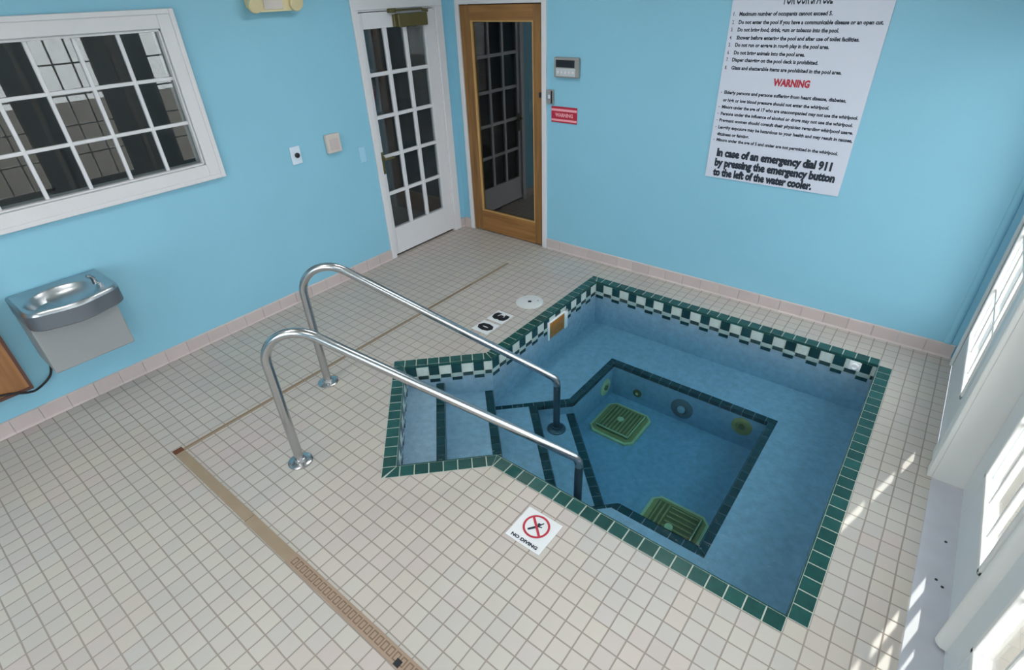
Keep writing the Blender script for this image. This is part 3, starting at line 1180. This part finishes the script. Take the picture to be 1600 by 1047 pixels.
# round skimmer lid in the deck
sk = thing('skimmer_lid', 'round off-white skimmer lid set in the deck by the pool edge', 'lid', (1.607, -0.985, 0.0))
mb = MB()
T = Matrix.Translation((1.607, -0.985, 0))
mb.lathe([(0.112, 0.0005), (0.112, 0.004), (0.106, 0.0055), (0.101, 0.0055), (0.099, 0.0035)], M_lid, 40, T)
mb.build('lid_ring', sk)
mb = MB()
mb.lathe([(0.098, 0.0008), (0.098, 0.006), (0.093, 0.0075)], M_lid, 40, T)
mb.build('lid_disc', sk)
mb = MB()
mb.lathe([(0.016, 0.0076), (0.016, 0.0082)], M_black, 16, Matrix.Translation((1.607, -0.985, 0)))
mb.build('finger_hole', sk)
mb = MB()
mb.lathe([(0.007, 0.0076), (0.007, 0.0082)], M_jet, 12, Matrix.Translation((1.655, -0.935, 0)))
mb.build('lid_screw', sk)

# ------------------------------------------------------------------ trench drains
tr1 = thing('trench_drain', 'tan slotted trench drain crossing the deck in front of the handrails', 'drain', (2.9, -3.525, 0.0))
mb = MB()
mb.box((0.985, -3.553, 0.0008), (1.765, -3.500, 0.0035), M_chan)
mb.build('cover_strip', tr1)
mb = MB()
mb.box((1.768, -3.556, 0.0008), (2.13, -3.500, 0.0035), M_chan)
mb.build('cover_strip', tr1)
mb = MB()
mb.box((2.13, -3.558, 0.0008), (RX, -3.498, 0.0035), M_chang)
xx = 2.15
while xx < RX - 0.03:
    for (a, b, c, d) in [(0, 0.026, -3.546, -3.541), (0, 0.026, -3.515, -3.510), (0, 0.005, -3.541, -3.515), (0.021, 0.026, -3.541, -3.515)]:
        mb.box((xx + a, c, 0.0030), (xx + b, d, 0.0040), M_chand)
    xx += 0.0345
mb.build('grate', tr1)
mb = MB()
mb.box((0.965, -3.553, 0.0008), (1.010, -3.500, 0.0040), M_rust, 0.001)
mb.build('rusted_end', tr1)
mb = MB()
mb.box((2.86, -3.556, 0.0042), (2.888, -3.528, 0.0048), M_black)
mb.build('dark_hole', tr1)
tr2 = thing('trench_drain', 'thin brown drain strip running from the doors to the corner of the slotted drain', 'drain', (1.0, -2.0, 0.0))
mb = MB()
mb.box((0.984, -3.499, 0.0008), (1.012, -0.505, 0.0030), M_chan)
mb.build('cover_strip', tr2)
mb = MB()
mb.box((0.993, -1.62, 0.0030), (1.003, -1.02, 0.0036), M_chand)
mb.box((0.992, -3.49, 0.0030), (0.998, -1.72, 0.0034), M_chand)
mb.build('slot', tr2)

# ------------------------------------------------------------------ drains and fittings in the spa
def chamfered(x0, x1, y0, y1, c):
    return [(x0 + c, y0), (x1 - c, y0), (x1, y0 + c), (x1, y1 - c), (x1 - c, y1), (x0 + c, y1), (x0, y1 - c), (x0, y0 + c)]


def drain_cover(x0, x1, y0, y1, label, slats):
    cx, cy = (x0 + x1) / 2, (y0 + y1) / 2
    t = thing('drain_cover', label, 'drain cover', (cx, cy, WF), 'yellowed main drain covers on the spa floor')
    mb = MB()
    mb.prism(chamfered(x0, x1, y0, y1, 0.05), WF + 0.001, WF + 0.018, M_drainl)
    mb.prism(chamfered(x0 + 0.02, x1 - 0.02, y0 + 0.02, y1 - 0.02, 0.035), WF + 0.018, WF + 0.023, M_drain)
    mb.build('flange', t)
    a = 0.055
    mb = MB()
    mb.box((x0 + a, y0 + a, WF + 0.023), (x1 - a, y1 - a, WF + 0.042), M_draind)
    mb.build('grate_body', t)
    mb = MB()
    nb = 9
    w = (x1 - x0 - 2 * a)
    for k_ in range(nb):
        q = x0 + a + w * (k_ + 0.5) / nb
        r_ = y0 + a + (y1 - y0 - 2 * a) * (k_ + 0.5) / nb
        if slats == 'y' or k_ < 3:
            mb.box((q - 0.006, y0 + a + 0.008, WF + 0.042), (q + 0.006, y1 - a - 0.008, WF + 0.050), M_drain, 0.002)
        if slats == 'x':
            mb.box((x0 + a + 0.09, r_ - 0.006, WF + 0.042), (x1 - a - 0.008, r_ + 0.006, WF + 0.049), M_drain, 0.002)
    mb.build('grate_slats', t)
    mb = MB()
    mb.box((x0 + a - 0.008, y0 + a - 0.008, WF + 0.040), (x1 - a + 0.008, y0 + a, WF + 0.054), M_drainl, 0.002)
    mb.box((x1 - a, y0 + a - 0.008, WF + 0.040), (x1 - a + 0.008, y1 - a, WF + 0.054), M_drainl, 0.002)
    mb.build('grate_edge', t)
    mb = MB()
    mb.lathe([(0.026, WF + 0.046), (0.026, WF + 0.058), (0.020, WF + 0.062)], M_drainl, 20, Matrix.Translation((cx, cy, 0)))
    mb.build('centre_screw', t)


drain_cover(2.395, 2.765, -1.335, -0.945, 'square yellowed drain cover beside the steps and far handrail', 'y')
drain_cover(3.095, 3.480, -2.070, -1.610, 'square yellowed drain cover in the near corner below the bench edge', 'x')


def wall_fitting(name, label, cat, pos, normal, prof, material, capmat=None, group=None, cap=None):
    nrm = Vector(normal)
    q = Vector((0, 0, 1)).rotation_difference(nrm).to_matrix().to_4x4()
    t = thing(name, label, cat, pos, group)
    mb = MB()
    mb.lathe(prof, material, 28, Matrix.Translation(pos) @ q)
    mb.build('fitting_plate', t)
    if cap:
        mb = MB()
        mb.lathe(cap, capmat, 20, Matrix.Translation(pos) @ q)
        mb.build('nozzle', t)
    return t


FIT = [(0.072, 0.001), (0.072, 0.008), (0.062, 0.014), (0.040, 0.014), (0.036, 0.006)]
CAP = [(0.022, 0.006), (0.022, 0.018), (0.012, 0.022)]
wall_fitting('wall_jet', 'yellowed oval-looking jet on the left side wall of the spa well', 'jet', (WX0 + 0.0, -0.965, -0.56), (1, 0, 0), FIT, M_drainl, M_draind, None, CAP)
wall_fitting('wall_jet', 'large grey round jet in the middle of the far side wall of the spa well', 'jet', (2.93, WY1, -0.575), (0, -1, 0),
             [(0.085, 0.001), (0.085, 0.010), (0.070, 0.018), (0.045, 0.018), (0.040, 0.008)], M_jet, M_pearl, None,
             [(0.030, 0.008), (0.030, 0.024), (0.016, 0.028)])
wall_fitting('wall_jet', 'small yellowed jet on the far side wall nearest the right corner', 'jet', (3.37, WY1, -0.52), (0, -1, 0), FIT, M_drain, M_draind, None, CAP)
wall_fitting('wall_jet', 'small yellowed jet on the far side wall nearest the left corner', 'jet', (2.56, WY1, -0.60), (0, -1, 0),
             [(0.035, 0.001), (0.035, 0.008), (0.02, 0.012)], M_draind, M_drainl, None, [(0.012, 0.010), (0.012, 0.016)])
# return fitting in the waterline band
rf = thing('return_fitting', 'white round return fitting in the far band of pool tiles', 'fitting', (3.872, -0.367, -0.05))
mb = MB()
mb.box((3.838, -0.372, -0.087), (3.908, -0.3665, -0.018), M_skw, 0.002)
mb.build('fitting_plate', rf)
mb = MB()
mb.lathe([(0.024, 0.0), (0.024, 0.010), (0.017, 0.013), (0.014, 0.006)], M_skw, 24,
         Matrix.Translation((3.873, -0.372, -0.053)) @ Matrix.Rotation(math.radians(90), 4, 'X'))
mb.build('nozzle', rf)

# skimmer mouth
skm = thing('pool_skimmer', 'white skimmer mouth with orange-stained flap in the left pool wall', 'skimmer', (1.87, -0.97, -0.15))
mb = MB()
ya, yb, za, zb = -1.105, -0.835, -0.215, -0.062
mb.box((1.867, ya, zb), (1.882, yb, zb + 0.018), M_skw, 0.004)
mb.box((1.867, ya - 0.004, za), (1.882, ya + 0.018, zb + 0.018), M_skw, 0.004)
mb.box((1.867, yb - 0.040, za), (1.882, yb + 0.004, zb + 0.018), M_skw, 0.004)
mb.build('skimmer_frame', skm)
mb = MB()
mb.box((1.868, ya + 0.018, za + 0.006), (1.876, yb - 0.040, zb), M_orange, 0.002)
mb.build('skimmer_flap', skm)

# ------------------------------------------------------------------ things on the back wall
def wall_sign_mtx(x, z, y=0.0):
    # local x -> +x, local y -> +z, local z -> -y
    return Matrix(((1, 0, 0, x), (0, 0, -1, y), (0, 1, 0, z), (0, 0, 0, 1)))


rs = thing('rules_sign', 'large white spa rules sign on the blue wall above the pool', 'sign', (2.99, -0.004, 0.93))
SX0, SX1 = 2.538, 3.436
mb = MB()
mb.box((SX0, -0.008, 0.932), (SX1, -0.001, 2.21), M_sign, 0.001)
mb.build('sign_board', rs)
mb = MB()
mt = wall_sign_mtx(0, 0, -0.0085)
D = 0.0005
L1 = [('1.', 'Maximum number of occupants cannot exceed 5.', 2.594, 3.135, 1.977),
      ('2.', 'Do not enter the pool if you have a communicable disease or an open cut.', 2.598, 3.408, 1.931),
      ('3.', 'Do not bring food, drink, gum or tobacco into the pool.', 2.599, 3.191, 1.889),
      ('4.', 'Shower before entering the pool and after use of toilet facilities.', 2.600, 3.311, 1.844),
      ('5.', 'Do not run or engage in rough play in the pool area.', 2.600, 3.161, 1.802),
      ('6.', 'Do not bring animals into the pool area.', 2.600, 3.036, 1.757),
      ('7.', 'Diaper changing on the pool deck is prohibited.', 2.596, 3.122, 1.715),
      ('8.', 'Glass and shatterable items are prohibited in the pool area.', 2.600, 3.265, 1.667)]
for num, tx, a, b, z in L1:
    add_text(mb, tx, a, b, z - 0.011, 0.021, M_ink, mt, bold=0.04, depth=D)
    add_text(mb, num, 2.557, 2.570, z - 0.011, 0.021, M_ink, mt, bold=0.02, depth=D)
L2 = [('-', 'Elderly persons and persons suffering from heart disease, diabetes,', 2.580, 3.331, 1.515),
      ('', 'or high or low blood pressure should not enter the whirlpool.', 2.580, 3.248, 1.466),
      ('-', 'Minors under the age of 17 who are unaccompanied may not use the whirlpool.', 2.580, 3.420, 1.422),
      ('-', 'Persons under the influence of alcohol or drugs may not use the whirlpool.', 2.580, 3.404, 1.378),
      ('-', 'Pregnant women should consult their physician regarding whirlpool usage.', 2.578, 3.417, 1.334),
      ('-', 'Lengthy exposure may be hazardous to your health and may result in nausea,', 2.578, 3.426, 1.288),
      ('', 'dizziness or fainting.', 2.578, 2.800, 1.242),
      ('-', 'Minors under the age of 5 and under are not permitted in the whirlpool.', 2.580, 3.366, 1.202)]
for num, tx, a, b, z in L2:
    add_text(mb, tx, a, b, z - 0.011, 0.020, M_ink, mt, bold=0.04, depth=D)
    if num:
        add_text(mb, num, 2.556, 2.565, z - 0.009, 0.02, M_ink, mt, bold=0.01, depth=D)
mb.build('small_print', rs)
mb = MB()
add_text(mb, 'FOR OUR SPA USE', 2.850, 3.120, 2.026, 0.062, M_ink, mt, bold=0.03, depth=D)
mb.build('title', rs)
mb = MB()
add_text(mb, 'WARNING', 2.884, 3.104, 1.573, 0.040, M_red, mt, bold=0.055, depth=D)
mb.build('warning_heading', rs)
mb = MB()
for tx, a, b, z in [('In case of an emergency dial 911', 2.598, 3.355, 1.115), ('by pressing the emergency button', 2.594, 3.391, 1.045),
                    ('to the left of the water cooler.', 2.593, 3.268, 0.975)]:
    add_text(mb, tx, a, b, z - 0.025, 0.050, M_ink, mt, bold=0.065, depth=D)
mb.build('emergency_notice', rs)

# control panel
cp = thing('control_panel', 'grey spa control panel with dark display above the red sign', 'control panel', (1.295, -0.005, 1.54))
mb = MB()
mb.box((1.180, -0.035, 1.538), (1.412, -0.001, 1.686), M_panel, 0.008, 2)
mb.build('panel_case', cp)
mb = MB()
mb.box((1.200, -0.0375, 1.615), (1.378, -0.034, 1.668), M_black, 0.002)
mb.build('display', cp)
mb = MB()
mb.box((1.200, -0.0365, 1.550), (1.385, -0.034, 1.608), M_pearl, 0.001)
mb.build('key_strip', cp)
mb = MB()
for k_ in range(5):
    xx = 1.220 + 0.036 * k_
    mb.lathe([(0.010, 0.0), (0.010, 0.004), (0.007, 0.006)], M_white, 12,
             Matrix.Translation((xx, -0.0365, 1.578)) @ Matrix.Rotation(math.radians(90), 4, 'X'))
mb.build('push_buttons', cp)

# switch box beside the timber door
sb = thing('light_switch', 'small metal switch box beside the timber door frame', 'switch', (1.135, -0.005, 1.33))
mb = MB()
mb.box((1.106, -0.028, 1.327), (1.166, -0.001, 1.440), M_panel, 0.005)
mb.build('switch_box', sb)
mb = MB()
mb.box((1.122, -0.036, 1.372), (1.140, -0.027, 1.402), M_plate, 0.002)
mb.build('toggle', sb)
mb = MB()
mb.box((1.146, -0.030, 1.335), (1.162, -0.0275, 1.432), M_black, 0.001)
mb.build('dark_strip', sb)

# red sign
rd = thing('warning_sign', 'small red sign with a white line of lettering below the control panel', 'sign', (1.267, -0.003, 1.18))
mb = MB()
mb.box((1.138, -0.006, 1.184), (1.396, -0.001, 1.312), M_redsign, 0.001)
mb.build('sign_plate', rd)
mb = MB()
mb.box((1.140, -0.0068, 1.276), (1.394, -0.0060, 1.294), M_pink)
mb.box((1.140, -0.0068, 1.196), (1.394, -0.0060, 1.212), M_pink)
mb.build('pale_stripe', rd)
mb = MB()
add_text(mb, 'WARNING', 1.178, 1.356, 1.232, 0.028, M_pink, wall_sign_mtx(0, 0, -0.0068), bold=0.04, depth=D)
mb.build('lettering', rd)

# ------------------------------------------------------------------ things on the left wall
def plate_box(name, label, cat, y0, y1, z0, z1, t, material, bev=0.003):
    th = thing(name, label, cat, (0.0, (y0 + y1) / 2, z0))
    mb = MB()
    mb.box((0.001, y0, z0), (t, y1, z1), material, bev, 2)
    mb.build('cover_plate', th)
    return th


eb = plate_box('emergency_button', 'white wall plate with round black button below the window corner', 'button', -1.836, -1.752, 1.083, 1.212, 0.012, M_plate)
mb = MB()
mb.lathe([(0.019, 0.0), (0.019, 0.010), (0.013, 0.013)], M_black, 20,
         Matrix.Translation((0.012, -1.787, 1.148)) @ Matrix.Rotation(math.radians(90), 4, 'Y'))
mb.build('push_button', eb)
th = plate_box('thermostat', 'square beige thermostat box between the button plate and the white door', 'thermostat', -1.520, -1.392, 1.100, 1.242, 0.035, M_beige, 0.006)
mb = MB()
mb.box((0.034, -1.497, 1.122), (0.039, -1.415, 1.205), M_cove, 0.003)
mb.build('face_panel', th)
wp_ = plate_box('blank_plate', 'pale blue-white blank wall plate right beside the white glazed door', 'wall plate', -1.214, -1.152, 0.955, 1.082, 0.008, M_paleblue)

# emergency light at the top edge
el = thing('emergency_light', 'cream plastic emergency light high on the blue left wall', 'emergency light', (0.0, -1.70, 2.085))
mb = MB()
mb.prism([(-1.885, 2.12), (-1.850, 2.088), (-1.600, 2.088), (-1.545, 2.125), (-1.535, 2.30), (-1.890, 2.30)], 0.001, 0.075, M_cream,
         Matrix(((0, 0, 1, 0), (1, 0, 0, 0), (0, 1, 0, 0), (0, 0, 0, 1))))
mb.build('light_case', el)
for yy in (-1.868, -1.565):
    mb = MB()
    mb.lathe([(0.030, 0.0), (0.046, 0.035), (0.050, 0.055), (0.044, 0.060)], M_cream, 24,
             Matrix.Translation((0.050, yy, 2.150)) @ Matrix.Rotation(math.radians(115), 4, 'Y'))
    mb.build('lamp_head', el)
mb = MB()
mb.box((0.075, -1.80, 2.10), (0.079, -1.66, 2.20), M_beige, 0.002)
mb.build('face_panel', el)

# drinking fountain
df = thing('drinking_fountain', 'wall-mounted grey drinking fountain with stainless steel basin', 'drinking fountain', (0.0, -3.55, 0.39))
mb = MB()
mb.box((0.001, -3.760, 0.393), (0.300, -3.340, 0.700), M_grey, 0.008, 2)
mb.build('body', df)
YA, YB = -3.762, -3.298
def dshape(off, n=18, dep=0.40, bulge=0.055):
    pts = [(0.001 + max(off, 0) * 1.0, YA + off), ]
    # along the front with rounded corners
    r = 0.09
    c0 = Vector((dep - r, YA + r))
    c1 = Vector((dep - r, YB - r))
    for k_ in range(7):
        a = math.radians(-90 + 90 * k_ / 6 * 0.9)
        pts.append((c0.x + (r - off) * math.cos(a), c0.y + (r - off) * math.sin(a)))
    for k_ in range(1, 8):
        q = k_ / 8
        yy = YA + r + (YB - YA - 2 * r) * q
        pts.append((dep - off + bulge * math.sin(math.pi * q) * 0.7, yy))
    for k_ in range(7):
        a = math.radians(9 + 90 * k_ / 6 * 0.9)
        pts.append((c1.x + (r - off) * math.cos(a), c1.y + (r - off) * math.sin(a)))
    pts.append((0.001 + max(off, 0), YB - off))
    # even spacing along the outline, so every ring has matching points
    P = [Vector(p) for p in pts]
    P.append(P[0])
    cum = [0.0]
    for a_, b_ in zip(P, P[1:]):
        cum.append(cum[-1] + (b_ - a_).length)
    N_ = 72
    out = []
    j = 0
    for i_ in range(N_):
        u = cum[-1] * i_ / N_
        while cum[j + 1] < u:
            j += 1
        w = (u - cum[j]) / max(cum[j + 1] - cum[j], 1e-9)
        q = P[j].lerp(P[j + 1], w)
        out.append((q.x, q.y))
    return out
def loft(mb, rings, material, cap0=False, cap1=False, smooth=True):
    n_ = len(rings[0])
    vs = [p for r_ in rings for p in r_]
    fs = []
    for j in range(len(rings) - 1):
        for i in range(n_):
            fs.append([j * n_ + i, j * n_ + (i + 1) % n_, (j + 1) * n_ + (i + 1) % n_, (j + 1) * n_ + i])
    if cap0:
        fs.append(list(range(n_))[::-1])
    if cap1:
        fs.append([(len(rings) - 1) * n_ + i for i in range(n_)])
    mb.add(vs, fs, material, smooth)
def zr(off, z):
    return [(p[0], p[1], z) for p in dshape(off)]
mb = MB()
loft(mb, [zr(0.012, 0.690), zr(0.0, 0.698), zr(0.0, 0.782)], M_apron, cap0=True, cap1=False)
mb.build('apron', df)
# steel top with bowl: rim ring morphs into an ellipse that dips
NR = len(dshape(0))
def ell(cx, cy, rx, ry, z):
    base = dshape(0)
    out = []
    for p in base:
        a = math.atan2((p[1] - cy) / ry, (p[0] - cx) / rx)
        out.append((cx + rx * math.cos(a), cy + ry * math.sin(a), z))
    return out
mb = MB()
ccx, ccy = 0.225, -3.545
loft(mb, [zr(0.0, 0.782), zr(0.004, 0.796), zr(0.014, 0.803), zr(0.026, 0.799), ell(ccx, ccy, 0.165, 0.185, 0.792),
          ell(ccx, ccy, 0.158, 0.178, 0.786), ell(ccx, ccy, 0.150, 0.170, 0.765), ell(ccx, ccy - 0.01, 0.125, 0.150, 0.735), ell(ccx, ccy - 0.02, 0.05, 0.07, 0.716),
          ell(ccx, ccy - 0.02, 0.012, 0.016, 0.713)], M_steel2, cap1=True)
mb.build('basin', df)
mb = MB()
mb.lathe([(0.017, 0.712), (0.017, 0.717), (0.008, 0.718)], M_steel, 16, Matrix.Translation((ccx, ccy - 0.02, 0.001)))
mb.build('basin_drain', df)
mb = MB()
mb.tube([(0.20, -3.372, 0.785), (0.20, -3.372, 0.82), (0.205, -3.382, 0.838), (0.212, -3.400, 0.842)], [0.014, 0.013, 0.011, 0.009], M_steel, 14)
mb.tube([(0.16, -3.355, 0.790), (0.25, -3.360, 0.792)], 0.008, M_steel, 10)
mb.build('bubbler', df)

# wooden cabinet at the left edge
wc = thing('wooden_cabinet', 'brown wooden wall cabinet at the left edge beside the drinking fountain', 'cabinet', (0.0, -4.2, 0.27))
mb = MB()
mb.box((0.001, -4.52, 0.27), (0.095, -3.868, 1.00), M_woodd, 0.004)
mb.build('cabinet_body', wc)
mb = MB()
mb.box((0.095, -3.885, 0.272), (0.101, -3.870, 0.998), M_wooddk)
mb.box((0.095, -4.518, 0.272), (0.101, -3.885, 0.29), M_wooddk)
mb.build('cabinet_edging', wc)
# its cable
def smooth_path(pts, n=10):
    pts = [Vector(p) for p in pts]
    out = []
    for i in range(len(pts) - 1):
        p0 = pts[max(i - 1, 0)]
        p1, p2 = pts[i], pts[i + 1]
        p3 = pts[min(i + 2, len(pts) - 1)]
        for k_ in range(n):
            t = k_ / n
            out.append(0.5 * ((2 * p1) + (-p0 + p2) * t + (2 * p0 - 5 * p1 + 4 * p2 - p3) * t * t + (-p0 + 3 * p1 - 3 * p2 + p3) * t ** 3))
    out.append(pts[-1])
    return out
mb = MB()
mb.tube(smooth_path([(0.05, -3.745, 0.392), (0.035, -3.745, 0.33), (0.02, -3.775, 0.262), (0.05, -3.85, 0.235),
                     (0.105, -3.90, 0.262), (0.108, -3.98, 0.30), (0.108, -4.10, 0.33), (0.108, -4.3, 0.34)]), 0.007, M_black, 10)
cb = mb.build('power_cable')
tag(cb, 'thin dark cable running from the drinking fountain across the wooden cabinet', 'cable')

# ------------------------------------------------------------------ small pieces that belong to a part go one level deeper
SUB = {'push_buttons': 'panel_case', 'display': 'panel_case', 'centre_screw': 'grate_body', 'grate_slats': 'grate_body',
       'grate_edge': 'grate_body', 'finger_hole': 'lid_disc', 'lid_screw': 'lid_disc', 'basin_drain': 'basin', 'bubbler': 'basin',
       'nozzle': 'fitting_plate', 'toggle': 'switch_box', 'closer_arm': 'door_closer', 'push_button': 'cover_plate',
       'slot': 'cover_strip', 'dark_hole': 'grate'}
for o in list(SC.objects):
    base = o.name.split('.')[0]
    if base in SUB and o.parent is not None and o.parent.parent is None:
        for sib in o.parent.children:
            if sib.name.split('.')[0] == SUB[base]:
                o.parent = sib
                o.matrix_parent_inverse = Matrix.Identity(4)
                break
